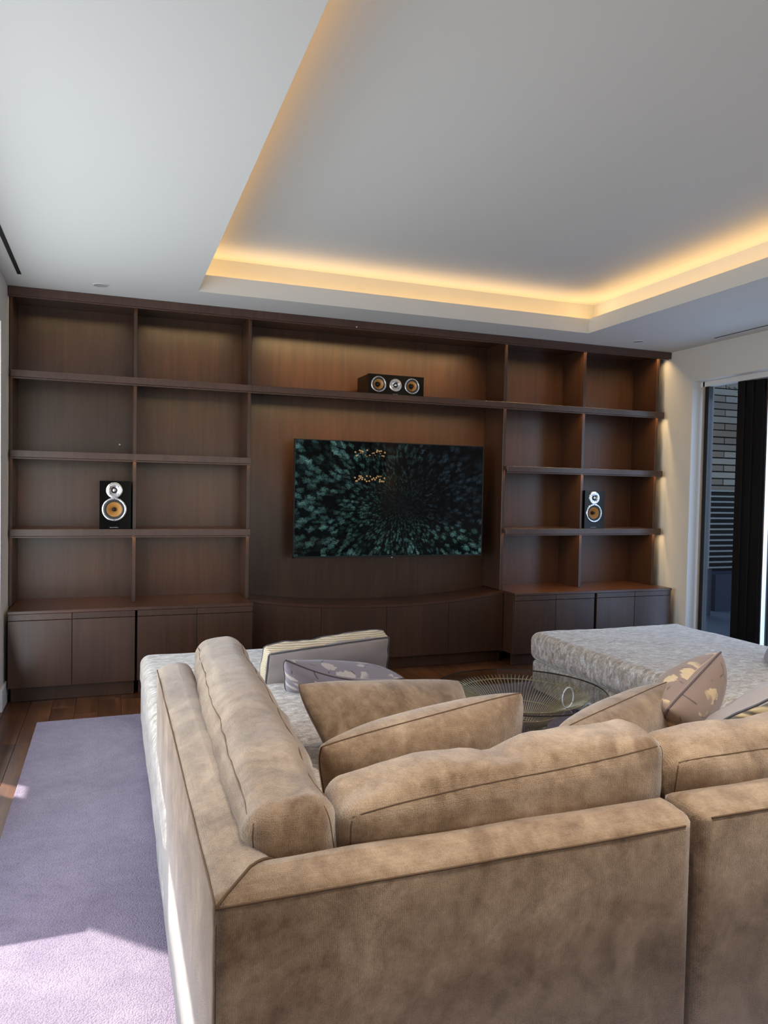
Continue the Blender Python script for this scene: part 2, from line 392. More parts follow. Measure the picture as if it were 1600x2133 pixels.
def axis_samples(h, r, inner, nr):
    """lattice in [-1,1] that is dense in the rounded margins"""
    k = [math.tan((i / nr) * math.pi / 4) for i in range(nr + 1)]
    marg = [-(h - r) - r * t for t in reversed(k)]
    mid = list(np.linspace(-(h - r), h - r, inner + 1)[1:-1])
    a = marg + mid + [-x for x in reversed(marg)]
    return np.array(a) / h
class Soft:
    """a rounded, puffed box; fn(t) maps the cube surface to local space, world = R*p + c"""
    def __init__(s, size, r, bulge=(0, 0, 0), amp=0.006, freq=5.0, seed=0, R=None, c=(0, 0, 0), extra=None):
        s.h = np.array(size) / 2; s.r = r; s.bu = bulge; s.amp = amp; s.fr = freq
        s.seed = Vector((seed * 3.17, seed * 1.31, seed * 7.7)); s.R = np.array(R if R is not None else np.eye(3)); s.c = np.array(c); s.extra = extra
    def fn(s, t, off=0.0):
        h, r = s.h, s.r; p = np.array(t) * h; q = np.clip(p, -(h - r), h - r); d = p - q; L = np.linalg.norm(d)
        nrm = d / L if L > 1e-9 else np.array([0, 0, 1.0])
        pos = q + nrm * r; u = pos / h
        for a in range(3):
            b, c = (a + 1) % 3, (a + 2) % 3
            pos[a] += s.bu[a] * u[a] * max(0, 1 - u[b] ** 2) * max(0, 1 - u[c] ** 2)
        if s.amp:
            k = mnoise.noise(Vector(pos) * s.fr + s.seed) + 0.5 * mnoise.noise(Vector(pos) * s.fr * 2.7 + s.seed)
            pos = pos + nrm * (k * s.amp)
        pos = pos + nrm * off
        if s.extra: pos = s.extra(pos, u)
        return s.R @ pos + s.c
    def mesh(s, name, mat, parent=None, inner=16, nr=4):
        A = [axis_samples(s.h[a], s.r, inner, nr) for a in range(3)]; N = [len(a) for a in A]
        idx = {}; V = []; Fc = []; UV = []
        def vid(i, j, k):
            key = (i, j, k)
            if key not in idx:
                idx[key] = len(V); t = (A[0][i], A[1][j], A[2][k]); V.append(s.fn(t)); UV.append((t[0] * s.h[0] + .3 * t[1] * s.h[1], t[2] * s.h[2] + .7 * t[1] * s.h[1]))
            return idx[key]
        for a in range(3):
            b, c = (a + 1) % 3, (a + 2) % 3
            for side in (0, N[a] - 1):
                for i in range(N[b] - 1):
                    for j in range(N[c] - 1):
                        quad = []
                        for di, dj in ((0, 0), (1, 0), (1, 1), (0, 1)):
                            key = [0, 0, 0]; key[a] = side; key[b] = i + di; key[c] = j + dj; quad.append(vid(*key))
                        Fc.append(tuple(quad if side else quad[::-1]))
        return from_verts(name, V, Fc, mat, parent, True, uv=UV)
    def loop(s, axis, side, n=26, off=0.0, corner=0.0):
        """seam path round the box where the face (axis, side) meets the boxing"""
        b, c = (axis + 1) % 3, (axis + 2) % 3; P = []
        for (b0, c0), (b1, c1) in (((-1, -1), (1, -1)), ((1, -1), (1, 1)), ((1, 1), (-1, 1)), ((-1, 1), (-1, -1))):
            for i in range(n):
                f = i / n; t = [0, 0, 0]; t[axis] = side; t[b] = b0 + (b1 - b0) * f; t[c] = c0 + (c1 - c0) * f; P.append(s.fn(t, off))
        return P
    def seg(s, t0, t1, n=30, off=0.0):
        t0, t1 = np.array(t0, float), np.array(t1, float); return [s.fn(t0 + (t1 - t0) * i / n, off) for i in range(n + 1)]
def frame(xdir, zdir):
    x = np.array(xdir, float); x /= np.linalg.norm(x); z = np.array(zdir, float); z -= x * (z @ x); z /= np.linalg.norm(z)
    return np.column_stack((x, np.cross(z, x), z))

def pillow(name, TL, TR, BR, BL, T, mat, label, pipe=None, pr=0.004, pinch=0.06, amp=0.006, seed=0, n=28, sag=0.0, group=None, seam_name='piping', cr=0.14):
    """knife-edge cushion over the quad TL TR BR BL; the + side faces away from the camera"""
    TL, TR, BR, BL = map(lambda p: np.array(p, float), (TL, TR, BR, BL))
    nrm = np.cross(TR - TL, BL - TL); nrm /= np.linalg.norm(nrm)
    def P(u, v, side):
        uu = u * math.sqrt(1 - cr * v ** 4) * (1 - pinch * (1 - v * v)); vv = v * math.sqrt(1 - cr * u ** 4) * (1 - pinch * (1 - u * u))
        a, b = (uu + 1) / 2, (vv + 1) / 2
        p = (TL * (1 - a) + TR * a) * (1 - b) + (BL * (1 - a) + BR * a) * b
        th = T / 2 * (max(0, 1 - u * u) ** 0.42) * (max(0, 1 - v * v) ** 0.42)
        k = mnoise.noise(Vector(p) * 6 + Vector((seed, seed, side))) * amp
        p = p - nrm * side * (th + k * min(1, th / 0.02))
        if v < 0: p = p + np.array([0, 0, -sag]) * (1 - u * u) * (v * v)
        return p
    ts = np.sin(np.linspace(-math.pi / 2, math.pi / 2, n + 1))
    V = []; UV = []; idx = {}; Fc = []
    for side in (1, -1):
        for i in range(n + 1):
            for j in range(n + 1):
                edge = i in (0, n) or j in (0, n); key = (i, j, 0 if edge else side)
                if key not in idx:
                    idx[key] = len(V); V.append(P(ts[i], ts[j], side)); UV.append((ts[i] * .5 + .5 + (side < 0) * 1.7, ts[j] * .5 + .5))
        for i in range(n):
            for j in range(n):
                q = [idx[(a, b, 0 if (a in (0, n) or b in (0, n)) else side)] for a, b in ((i, j), (i + 1, j), (i + 1, j + 1), (i, j + 1))]
                Fc.append(tuple(q if side < 0 else q[::-1]))
    base = np.array(V); c = base.mean(0); c[2] = base[:, 2].min()
    t = thing(name, c, label, 'cushion', group)
    from_verts('cover', V, Fc, mat, t, True, uv=UV)
    ring = [P(x, -1, 1) for x in ts] + [P(1, y, 1) for y in ts[1:]] + [P(x, 1, 1) for x in ts[::-1][1:]] + [P(-1, y, 1) for y in ts[::-1][1:-1]]
    tube(seam_name, ring, pr, pipe or M_seam, t, 6, True)
    return t

# ------------------------------------------------------------------ room shell
H = 2.75; XL = -0.652; XR = 4.80; Y0 = 0.42; YB = -9.4
struct = lambda o: setp(o, kind='structure')
struct(box('floor', -0.75, XR + .12, YB, Y0, -0.12, -0.012, M_blackm, None, 0))
struct(box('wall_back', XL - .12, XR + .12, Y0 - .02, Y0 + .12, 0, H + .4, M_wall, None, 0))
wl_ = struct(boxes('wall_left', [(XL - .13, XL, -.33, Y0, 0, H), (XL - .13, XL, YB, -.33, 2.45, H), (XL - .13, XL, YB, -4.0, 0, 2.45)], M_wall, None, 0))
struct(boxes('wall_right', [(XR, XR + .12, -.30, Y0, 0, H), (XR, XR + .12, -1.9, -.30, 2.45, H), (XR, XR + .12, YB, -1.9, 0, H)], M_wall, None, 0))
struct(boxes('wall_rear', [(XL - .13, .7, YB - .12, YB, 0, H), (3.1, XR + .12, YB - .12, YB, 0, H), (.7, 3.1, YB - .12, YB, 2.4, H)], M_wall, None, 0))
struct(box('baseboard_left', XL - .135, XL + .016, -.348, -.10, 0, .14, M_trim, None, .003))
struct(box('baseboard_right', XR - .014, XR, -.30, -.11, 0, .14, M_trim, None, .003))
# coffered ceiling: lower ceiling with opening, lip, cove trough, upper ceiling
TX0, TX1, TY1, TY0 = 0.533, 3.628, -0.395, -6.2
LZ = 2.865; SB = 0.16; UZ = 3.025
struct(boxes('ceiling', [(XL - .13, TX0 - .018, YB, Y0, H, H + .02), (TX1 + .018, XR + .12, YB, Y0, H, H + .02), (TX0 - .018, TX1 + .018, TY1 + .018, Y0, H, H + .02), (TX0 - .018, TX1 + .018, YB, TY0 - .018, H, H + .02),
    (TX0 - SB - .02, TX1 + SB + .02, TY0 - SB - .02, TY1 + SB + .02, UZ, UZ + .02)], M_ceil, None, 0))
struct(boxes('trim_1', [(TX0 - .018, TX0, TY0, TY1 + .018, H, LZ), (TX1, TX1 + .018, TY0, TY1 + .018, H, LZ), (TX0, TX1, TY1, TY1 + .018, H, LZ), (TX0, TX1, TY0 - .018, TY0, H, LZ)], M_ceil, None, 0))
struct(boxes('trim_2', [(TX0 - SB - .02, TX0 - SB, TY0 - SB, TY1 + SB, H + .02, UZ), (TX1 + SB, TX1 + SB + .02, TY0 - SB, TY1 + SB, H + .02, UZ),
    (TX0 - SB, TX1 + SB, TY1 + SB, TY1 + SB + .02, H + .02, UZ), (TX0 - SB, TX1 + SB, TY0 - SB - .02, TY0 - SB, H + .02, UZ)], M_ceil, None, 0))
WARM = (1.0, 0.57, 0.21)
cm = (TX0 + TX1) / 2; ym = (TY0 + TY1) / 2; off = 0.11; cz = H + .035
light('cove_light_far', 'AREA', (cm, TY1 + off, cz + .035), (0, -.7, 1), 5.6, WARM, TX1 - TX0 + .2, .06)
light('cove_light_right', 'AREA', (TX1 + off, ym, cz + .035), (-.7, 0, 1), 10.5, WARM, TY1 - TY0, .06)
light('cove_light_left', 'AREA', (TX0 - off, ym, cz + .02), (.5, 0, 1), 8.5, WARM, TY1 - TY0, .05)
# ceiling fittings
for (x, y, lab) in ((-.073, -.29, 'white round recessed ceiling light over the left bookcase'), (4.195, -.307, 'white round recessed ceiling light over the right bookcase')):
    t = thing('recessed_light', (x, y, H), lab, 'ceiling light', 'recessed ceiling lights')
    lathe('trim_ring', [(.046, -.004), (.050, -.004), (.050, .0), (.046, .0)], M_trim, t, (x, y, H - .001), 'Z', 32, False)
    lathe('lens', [(.0, -.0015), (.045, -.0015), (.045, .0)], plain('pale_lens', rgb(168, 172, 172), .5), t, (x, y, H - .001), 'Z', 32, False)
for (x, y), where in zip(ADDED_SPOTS, ('over the corner of the near sofa back', 'over the joint of the two near sofa pieces', 'over the middle sofa piece', 'over the dented back cushion', 'over the near end of the right chaise')):  # housings for the added spots, above the view
    t = thing('recessed_light', (x, y, UZ), 'added unseen round spot in the raised ceiling ' + where, 'ceiling light', 'added spots in the raised ceiling')
    lathe('trim_ring', [(.058, -.004), (.064, -.004), (.064, .0), (.058, .0)], M_trim, t, (x, y, UZ - .001), 'Z', 24, False)
    lathe('lens', [(.0, -.0015), (.056, -.0015), (.056, .0)], M_trim, t, (x, y, UZ - .001), 'Z', 24, False)
t = thing('linear_air_slot', (-.55, -1.8, H), 'black linear slot in the ceiling beside the left wall', 'air vent')
box('slot', -.559, -.536, -3.2, -.355, H - .0035, H - .0005, M_blackm, t, 0)
t = thing('linear_air_slot', (4.66, -1.8, H), 'thin dark linear slot in the ceiling above the glass door', 'air vent')
box('slot', 4.655, 4.663, -3.2, -.68, H - .003, H - .0005, M_blackm, t, 0)

# floor planks where the boards can be seen
pw = 0.14; fl = bpy.data.objects['floor']
def plank(x0, y0, y1):
    o = box('plank', x0 + .0007, x0 + pw - .0007, y0 + .0007, y1 - .0007, -.012, 0, M_floor, fl, .0012); return o
x = -0.77
while x < XR:
    ys = [0.4, -0.15 - random.random() * .45, -1.0]
    lim = -3.4 if x < -.38 else -1.0
    while ys[-1] > lim: ys.append(ys[-1] - .9 - random.random() * .7)
    for a, b in zip(ys, ys[1:]): plank(x, b, a)
    x += pw

# ------------------------------------------------------------------ built-in wall unit
DY = 0.045      # upright fronts, set back behind the shelf noses
BY = 0.37       # back panels
zc = 0.612
LED = (1.0, 0.68, 0.31)
def fascia_parts(x0, x1, z0, z1, parent):
    box('shelf_board', x0, x1, .018, BY - .005, z1 - .024, z1, M_wood_h, parent)
    box('nosing', x0, x1, 0, .018, z0 + .012, z1, M_wood_h, parent)
    box('lower_lip', x0, x1, .003, .018, z0, z0 + .010, M_wood_h, parent, .001)
def uprights(parent, xs, z0, z1):
    for a, b in xs:      # the uprights stop below and above the long shelf
        box('upright', a, b, DY, BY, z0, 2.1805, M_wood, parent); box('upright', a, b, DY, BY, 2.2055, z1, M_wood, parent)

# cornice
t = thing('cornice', (2.06, .1, 2.682), 'dark walnut cornice board along the top of the whole wall unit', 'cornice')
box('fascia', -.648, 4.79, -.03, -.008, 2.692, H - .001, M_wood_h, t)
box('top_board', -.648, 4.79, -.008, BY, 2.715, H - .002, M_wood, t)
box('lower_lip', -.648, 4.77, -.026, -.010, 2.682, 2.691, M_wood_h, t, .001)
lathe('sensor', [(.005, 0), (.005, -.003), (0, -.004)], M_white, t, (1.767, -.03, 2.70), 'Y', 12)
BAYS = [(-.63, .141), (.165, .950), (.974, 3.112), (3.140, 3.905), (3.931, 4.765)]
for (a, b), e in zip(BAYS, (.55, 1.2, 2.8, 1.0, .8)):      # one strip per bay, watts per metre
    light('cornice_led', 'AREA', ((a + b) / 2, .004, 2.712), (0, .66, -.75), e * (b - a), LED, (b - a) * .86, .010, math.radians(80))

for z_, rows in ((2.712, ((0, .4), (1, .6), (3, 3.0), (4, 3.0))), (2.176, ((0, .3), (1, .5), (3, 2.6), (4, 2.6)))):
    for i_, e in rows:
        a, b = BAYS[i_]; light('shelf_led_front', 'AREA', ((a + b) / 2, .026, z_), (0, .05, -1), e * (b - a), LED, (b - a) * .99, .006, math.radians(125))
# left bookcase
t = thing('bookcase', (.17, .2, zc), 'left open bookcase of dark walnut with two shelf bays', 'bookcase')
uprights(t, [(-.648, -.630), (.141, .165), (.950, .974)], zc + .001, 2.714)
for a, b in ((-.630, .141), (.165, .950)): box('back_panel', a, b, BY, BY + .02, zc, 2.714, M_wood, t, 0)
for z0, z1 in ((1.611, 1.668), (1.078, 1.137)):
    s = thing('shelf', (.17, .1, z0), None, None); s.parent = t; s.location = Vector((.17, .1, z0)) - t.location
    fascia_parts(-.637, .973, z0, z1, s)
    light('shelf_led', 'AREA', (.17, .025, z0 + .03), (0, .62, -.78), 1.1, LED, 1.58, .008, math.radians(84))
    light('shelf_led_front', 'AREA', (.17, .026, z0 + .03), (0, .05, -1), .8, LED, 1.58, .006, math.radians(125))
lathe('cable_port', [(.006, 0), (.006, -.002), (0, -.003)], M_white, t, (.055, BY, 1.749), 'Y', 12)
# right bookcase
t = thing('bookcase', (3.93, .2, zc), 'right open bookcase of dark walnut beside the white wall', 'bookcase')
uprights(t, [(3.112, 3.140), (3.905, 3.931), (4.700, 4.728)], zc + .001, 2.714)
for a, b in ((3.140, 3.905), (3.931, 4.700)): box('back_panel', a, b, BY, BY + .02, zc, 2.714, M_wood, t, 0)
for z0, z1 in ((1.611, 1.668), (1.078, 1.137)):
    s = thing('shelf', (3.95, .1, z0), None, None); s.parent = t; s.location = Vector((3.95, .1, z0)) - t.location
    fascia_parts(3.135, 4.760, z0, z1, s)
    light('shelf_led', 'AREA', (3.95, .025, z0 + .03), (0, .62, -.78), .5, LED, 1.62, .008, math.radians(84))
    light('shelf_led_front', 'AREA', (3.952, .026, z0 + .03), (0, .05, -1), 3.2, LED, 1.625, .006, math.radians(125))
# long shelf crossing the whole unit
t = thing('long_shelf', (2.06, .1, 2.147), 'long dark walnut shelf running across the whole wall unit above the screen', 'shelf')
for a, b in ((-.637, .976), (.977, 4.760)):
    box('nosing', a, b, 0, .018, 2.159, 2.205, M_wood_h, t); box('lower_lip', a, b, .003, .018, 2.147, 2.157, M_wood_h, t, .001)
box('shelf_board', -.629, 4.700, .018, BY - .005, 2.181, 2.205, M_wood_h, t)
box('shelf_end', 4.700, 4.760, .018, .30, 2.181, 2.205, M_wood_h, t)
for (a, b), e in zip(BAYS, (.25, .8, 2.0, .45, .4)):
    light('shelf_led', 'AREA', ((a + b) / 2, .025, 2.176), (0, .62, -.78), e * (b - a), LED, (b - a) * .92, .008, math.radians(84))
# centre back panels
t = thing('niche_panelling', (2.04, BY, zc), 'flat walnut panelling of the centre niche behind the screen', 'panelling')
for a, b in ((.974, 2.07), (2.0705, 3.112)): box('panel', a, b, BY, BY + .02, .5, 2.714, M_wood, t, .0008)

def sag(x): return 0.532 + (zc - 0.532) * min(1.0, abs((x - 2.06) / 1.09) ** 2.2)
def base_cabinet(label, x0, x1, doors, left_end=False):
    yb = -.18
    t = thing('base_cabinet', ((x0 + x1) / 2, .1, 0), label, 'cabinet', 'base cabinets of the wall unit')
    box('carcass', x0, x1, yb + .022, BY, .100, zc - .024, M_wood, t)
    box('toe_kick', x0 + (.012 if not left_end else .012), x1 - .005, yb + .055, yb + .075, .001, .100, M_wood, t)
    for a, b in doors:
        box('door', a, b, yb, yb + .021, .103, .546, M_wood, t, .0015)
        box('apron', a, b, yb - .002, yb + .021, .549, zc - .022, M_wood, t, .0015)
    return t
base_cabinet('walnut base cabinet nearest the left wall, two doors', -.628, .160, [(-.627, -.2425), (-.2395, .158)], True)
base_cabinet('walnut base cabinet second from the left wall, two doors', .172, .966, [(.175, .5725), (.5755, .965)])
base_cabinet('walnut base cabinet just right of the sagging centre run, two doors', 3.133, 3.918, [(3.134, 3.5285), (3.5315, 3.916)])
base_cabinet('walnut base cabinet nearest the white right wall, two doors', 3.936, 4.738, [(3.942, 4.3385), (4.3415, 4.736)])
def countertop(label, x0, x1):
    t = thing('countertop', ((x0 + x1) / 2, .1, zc - .022), label, 'countertop')
    box('slab', x0, x1, -.186, BY, zc - .022, zc, M_top, t, .003)
countertop('reddish walnut countertop under the left bookcase', -.630, .970)
countertop('reddish walnut countertop under the right bookcase', 3.130, 4.742)
# centre cabinet with a dipped top
t = thing('base_cabinet', (2.05, .1, 0), 'wide centre base cabinet with four doors below the screen and a dipped top', 'cabinet', 'base cabinets of the wall unit')
def dipped(name, x0, x1, y0, y1, z0, dz, mat, parent, n=14, z0f=None):
    V = []; Fc = []
    for i in range(n + 1):
        x = x0 + (x1 - x0) * i / n; zt = sag(x) - dz; zb = z0 if z0 is not None else zt - .022
        V += [(x, y0, zb), (x, y1, zb), (x, y1, zt), (x, y0, zt)]
    for i in range(n):
        a, b = 4 * i, 4 * (i + 1)
        for k in range(4): Fc.append((a + k, a + (k + 1) % 4, b + (k + 1) % 4, b + k))
    Fc += [(0, 1, 2, 3), tuple(4 * n + k for k in (3, 2, 1, 0))]
    bm = bmesh.new(); vs = [bm.verts.new(v) for v in V]
    for f in Fc: bm.faces.new([vs[i] for i in f])
    return bm_obj(name, bm, mat, parent)
dipped('carcass', .970, 3.128, .024, BY, .10, .026, M_wood, t)
for a, b in ((.975, 1.529), (1.532, 2.0695), (2.0725, 2.6185), (2.6215, 3.127)): dipped('door', a, b, .004, .023, .103, .024, M_wood, t)
box('toe_kick', .970, 3.130, .052, .07, .001, .10, M_wood, t)
t = thing('countertop', (2.05, .15, .51), 'dipped walnut countertop running below the screen', 'countertop')
dipped('slab', .974, 3.128, 0, BY, None, 0, M_top, t, 30)

# ------------------------------------------------------------------ television
TVY = .11
t = thing('television', (2.146, TVY, .90), 'large flat television on the walnut panelling showing a dark forest from above', 'television')
x0, x1, z0, z1 = 1.327, 2.966, .902, 1.832
boxes('bezel', [(x0, x0 + .006, TVY - .004, TVY + .03, z0, z1), (x1 - .006, x1, TVY - .004, TVY + .03, z0, z1), (x0, x1, TVY - .004, TVY + .03, z1 - .006, z1), (x0, x1, TVY - .004, TVY + .03, z0, z0 + .014)], M_blackm, t, .001)
box('housing', x0 + .006, x1 - .006, TVY + .002, TVY + .04, z0 + .014, z1 - .006, M_blackm, t)
V = [(x0 + .006, TVY, z0 + .014), (x1 - .006, TVY, z0 + .014), (x1 - .006, TVY, z1 - .006), (x0 + .006, TVY, z1 - .006)]
from_verts('screen', V, [(0, 1, 2, 3)], M_screen, t, uv=[(0, 0), (1, 0), (1, 1), (0, 1)])
box('wall_bracket', 1.95, 2.35, TVY + .04, BY, 1.2, 1.55, M_blackm, t)
box('indicator', 2.14, 2.152, TVY - .006, TVY - .004, .897, .902, M_white, t, .0005)

# ------------------------------------------------------------------ loudspeakers
def text_mesh(txt, size, mat, parent, loc):
    c = bpy.data.curves.new('txt', 'FONT'); c.body = txt; c.size = size; c.align_x = 'CENTER'; c.extrude = 0.0003
    o = bpy.data.objects.new('txt', c); COL.objects.link(o)
    dg = bpy.context.evaluated_depsgraph_get(); me = bpy.data.meshes.new_from_object(o.evaluated_get(dg))
    bpy.data.objects.remove(o); ob = link('lettering', me, None, parent, loc)
    me.materials.clear(); me.materials.append(mat); ob.rotation_euler = (math.pi / 2, 0, 0); return ob
def tweeter(parent, x, y, z, r):
    d = lathe('tweeter_plate', [(r, 0), (r, -.003), (r * .93, -.005), (r * .34, -.005), (r * .32, -.001)], M_alu, parent, (x, y, z), 'Y', 40)
    lathe('tweeter_gap', [(r * .36, -.0015), (r * .36, -.0055), (r * .24, -.0055), (r * .24, -.0015)], M_blackm, d, (x, y, z), 'Y', 28)
    lathe('tweeter_dome', [(r * .25, -.002), (r * .22, -.006), (r * .14, -.010), (0, -.012)], M_alu, d, (x, y, z), 'Y', 24)
    for k in range(4):
        a = math.pi / 4 + k * math.pi / 2; lathe('screw', [(.0035, -.005), (.0035, -.0058), (0, -.0058)], M_darkmetal, d, (x + math.cos(a) * r * .64, y, z + math.sin(a) * r * .64), 'Y', 8)
def woofer(parent, x, y, z, r, dust=.18):
    d = lathe('woofer_ring', [(r, 0), (r, -.004), (r * .96, -.007), (r * .84, -.007), (r * .80, -.002)], M_alu, parent, (x, y, z), 'Y', 48)
    lathe('surround', [(r * .83, -.002), (r * .78, -.007), (r * .70, -.006), (r * .63, -.001)], M_rubber, d, (x, y, z), 'Y', 48)
    lathe('cone', [(r * .64, -.0012), (r * .5, .006), (r * .32, .017), (r * dust, .026)], M_cone, d, (x, y, z), 'Y', 48)
    lathe('phase_plug', [(r * dust * 1.05, .027), (r * dust, .020), (r * .12, .0), (0, -.006)], M_blackm, d, (x, y, z), 'Y', 24)
    for k in range(6):
        a = math.pi / 6 + k * math.pi / 3; lathe('screw', [(.003, -.007), (.003, -.0078), (0, -.0078)], M_darkmetal, d, (x + math.cos(a) * r * .9, y, z + math.sin(a) * r * .9), 'Y', 8)
def cabinet_shell(name, x0, x1, y0, y1, z0, z1, holes, parent):
    """box with round openings in the front, made from a plate with rims, so the cones can sit recessed"""
    box(name, x0, x1, y0 + .04, y1, z0, z1, M_black, parent, .004)
    bm = bmesh.new(); cuts = [x0] + [(holes[i][0] + holes[i + 1][0]) / 2 for i in range(len(holes) - 1)] + [x1]
    for (hx, hz, hr), a, b in zip(holes, cuts, cuts[1:]):        # one cell of the baffle per opening
        ang = [2 * math.pi * k / 40 for k in range(40)] + [math.atan2(zz - hz, xx - hx) % (2 * math.pi) for xx in (a, b) for zz in (z0, z1)]
        inn = []; out = []
        for q in sorted(ang):
            c, s_ = math.cos(q), math.sin(q)
            L = min(((b if c > 0 else a) - hx) / c if abs(c) > 1e-9 else 9, ((z1 if s_ > 0 else z0) - hz) / s_ if abs(s_) > 1e-9 else 9)
            inn.append((bm.verts.new((hx + c * hr, y0, hz + s_ * hr)), bm.verts.new((hx + c * hr, y0 + .04, hz + s_ * hr)))); out.append((bm.verts.new((hx + c * L, y0, hz + s_ * L)), bm.verts.new((hx + c * L, y0 + .04, hz + s_ * L))))
        m = len(inn)
        for i in range(m):
            j = (i + 1) % m
            bm.faces.new((inn[i][0], inn[j][0], out[j][0], out[i][0])); bm.faces.new((out[i][0], out[j][0], out[j][1], out[i][1])); bm.faces.new((inn[i][0], inn[i][1], inn[j][1], inn[j][0]))
    return bm_obj('baffle', bm, M_black, parent)
def bookshelf_speaker(x0, z0, label):
    W, Hh, D = .208, .338, .29; y0 = .022; x1 = x0 + W; xc = x0 + W * .465
    t = thing('loudspeaker', (x0 + W / 2, y0 + D / 2, z0), label, 'loudspeaker')
    zw = z0 + .138; zt = z0 + .272
    cabinet_shell('enclosure', x0, x1, y0, y0 + D, z0, z0 + Hh, [(xc, zw, .066)], t)
    woofer(t, xc, y0, zw, .083); tweeter(t, xc, y0, zt, .056)
    text_mesh('Bowers & Wilkins', .0075, M_white, t, (xc, y0 - .0012, z0 + .009))
    return t
bookshelf_speaker(-.078, 1.1372, 'black loudspeaker standing upright on the left bookcase shelf')
bookshelf_speaker(3.936, 1.1372, 'black loudspeaker standing upright on the right bookcase shelf')
cx0, cx1, cy0, cz0 = 1.889, 2.362, .022, 2.2055
t = thing('centre_loudspeaker', ((cx0 + cx1) / 2, .15, cz0), 'black centre loudspeaker lying on the long shelf above the television', 'loudspeaker')
zz = cz0 + .077
cabinet_shell('enclosure', cx0, cx1, cy0, .30, cz0, cz0 + .155, [(1.974, zz, .050), (2.259, zz, .050)], t)
woofer(t, 1.974, cy0, zz, .064, .30); woofer(t, 2.259, cy0, zz, .064, .30); tweeter(t, 2.118, cy0, zz, .052)
text_mesh('Bowers & Wilkins', .006, M_white, t, (2.118, cy0 - .0012, cz0 + .004))

# ------------------------------------------------------------------ right glass door and the outdoors
d = struct(box('door_1', XR + .09, XR + .125, -.345, -.325, 0, 2.45, M_tan, None, .001))
box('frame_stile', XR + .10, XR + .15, -.385, -.346, 0, 2.43, M_frame, d)
box('frame_head', XR + .09, XR + .16, -1.9, -.30, 2.405, 2.45, M_trim, d)
box('glass_pane', XR + .125, XR + .131, -.70, -.385, .02, 2.42, M_glass_win, d, 0)
for k, (a, b, xo) in enumerate(((-.77, -.70, .105), (-.84, -.775, .125), (-.93, -.845, .145), (-.985, -.935, .165))):
    box('sliding_stile', XR + xo, XR + xo + .05, a, b, 0, 2.42, M_frame, d)
box('edge_strip', XR + .115, XR + .16, -1.0, -.987, .0, 2.42, M_alu, d)
box('glass_pane', XR + .14, XR + .146, -1.9, -1.0, .02, 2.42, M_glass_win, d, 0)
struct(box('path', XR + .12, 14, -8, 7, -.1, -.02, M_paving, None, 0))
# brick wall beyond, bricks one by one
bw = setp(box('garden_wall', 7.20, 10.5, 2.42, 2.6, 0, 4.2, M_mortar, None, 0), 'pale long-brick garden wall seen through the glass door', 'wall')
bh = .094
bricks = [M_stone, plain('brick_light', rgb(186, 170, 152), .8), plain('brick_warm', rgb(160, 138, 118), .8)]
for r in range(16, 44):
    z = r * bh
    if z > 3.9: break
    xo = 7.22 + (r % 2) * .21
    for k in range(4):
        box('brick', xo + k * .43, xo + k * .43 + .415, 2.385, 2.43, z, z + bh - .014 - .004 * (r < 24), random.choice(bricks), bw, .003)
struct(box('sun_blocker_north', -.70, 5.6, .58, 6.0, 0, 6.0, M_wall, None, 0))  # unseen block added to keep the sun off the outdoor pier
fs = thing('slatted_fence', (7.9, 2.2, .4), 'grey horizontal slat screen standing before the garden wall', 'fence')
for k in range(15):
    z = .48 + k * .073; box('slat', 7.2, 9.2, 2.18, 2.23, z, z + .022, M_slat, fs, .002)
for x in (7.45, 8.4): box('post', x, x + .05, 2.232, 2.28, 0, 1.6, M_frame, fs)
t = thing('planter', (8.2, 1.9, 0), 'dark blue grey planter box below the slat screen', 'planter')
boxes('box_body', [(7.2, 9.2, 1.8, 1.84, -.02, .45), (7.2, 9.2, 2.1, 2.14, -.02, .45), (7.2, 7.24, 1.84, 2.1, -.02, .45), (9.16, 9.2, 1.84, 2.1, -.02, .45)], M_navy, t)
box('soil', 7.24, 9.16, 1.84, 2.1, .38, .42, M_bark, t, 0)
t = thing('stone_pier', (6.75, 1.6, 0), 'mauve grey rendered pier just inside the glass door view', 'pier')
box('shaft', 6.50, 6.87, 1.58, 1.72, .55, 4.0, M_pillar, t); box('plinth', 6.48, 6.89, 1.55, 1.75, -.02, .55, M_navy, t)
# small tree branch in front of the wall
t = thing('garden_tree', (8.6, 2.0, 0), 'small green tree leaning in front of the garden wall', 'tree')
tube('trunk', [(8.55, 1.7, -.02), (8.5, 1.75, 1.2), (8.42, 1.8, 2.2), (8.2, 1.85, 3.0)], .035, M_bark, t, 8)
tube('branch', [(8.42, 1.8, 2.4), (8.1, 1.8, 2.75), (7.75, 1.8, 2.82)], .014, M_bark, t, 6)
V = []; Fc = []
for k in range(1500):
    c = random.choice(((8.2, 1.8, 3.05, .32), (7.75, 1.8, 2.8, .18), (8.05, 1.8, 2.7, .22), (8.35, 1.85, 2.2, .12), (8.3, 1.8, 2.5, .2)))
    p = Vector((random.gauss(c[0], c[3] * .5), random.gauss(c[1], .12), random.gauss(c[2], c[3] * .5)))
    a = Vector((random.uniform(-1, 1), random.uniform(-1, 1), random.uniform(-1, 1))).normalized() * .03; b = a.orthogonal().normalized() * .01
    i = len(V); V += [p - a, p + b, p + a, p - b]; Fc.append((i, i + 1, i + 2, i + 3))
from_verts('foliage', V, Fc, M_leaf, t)['kind'] = 'stuff'

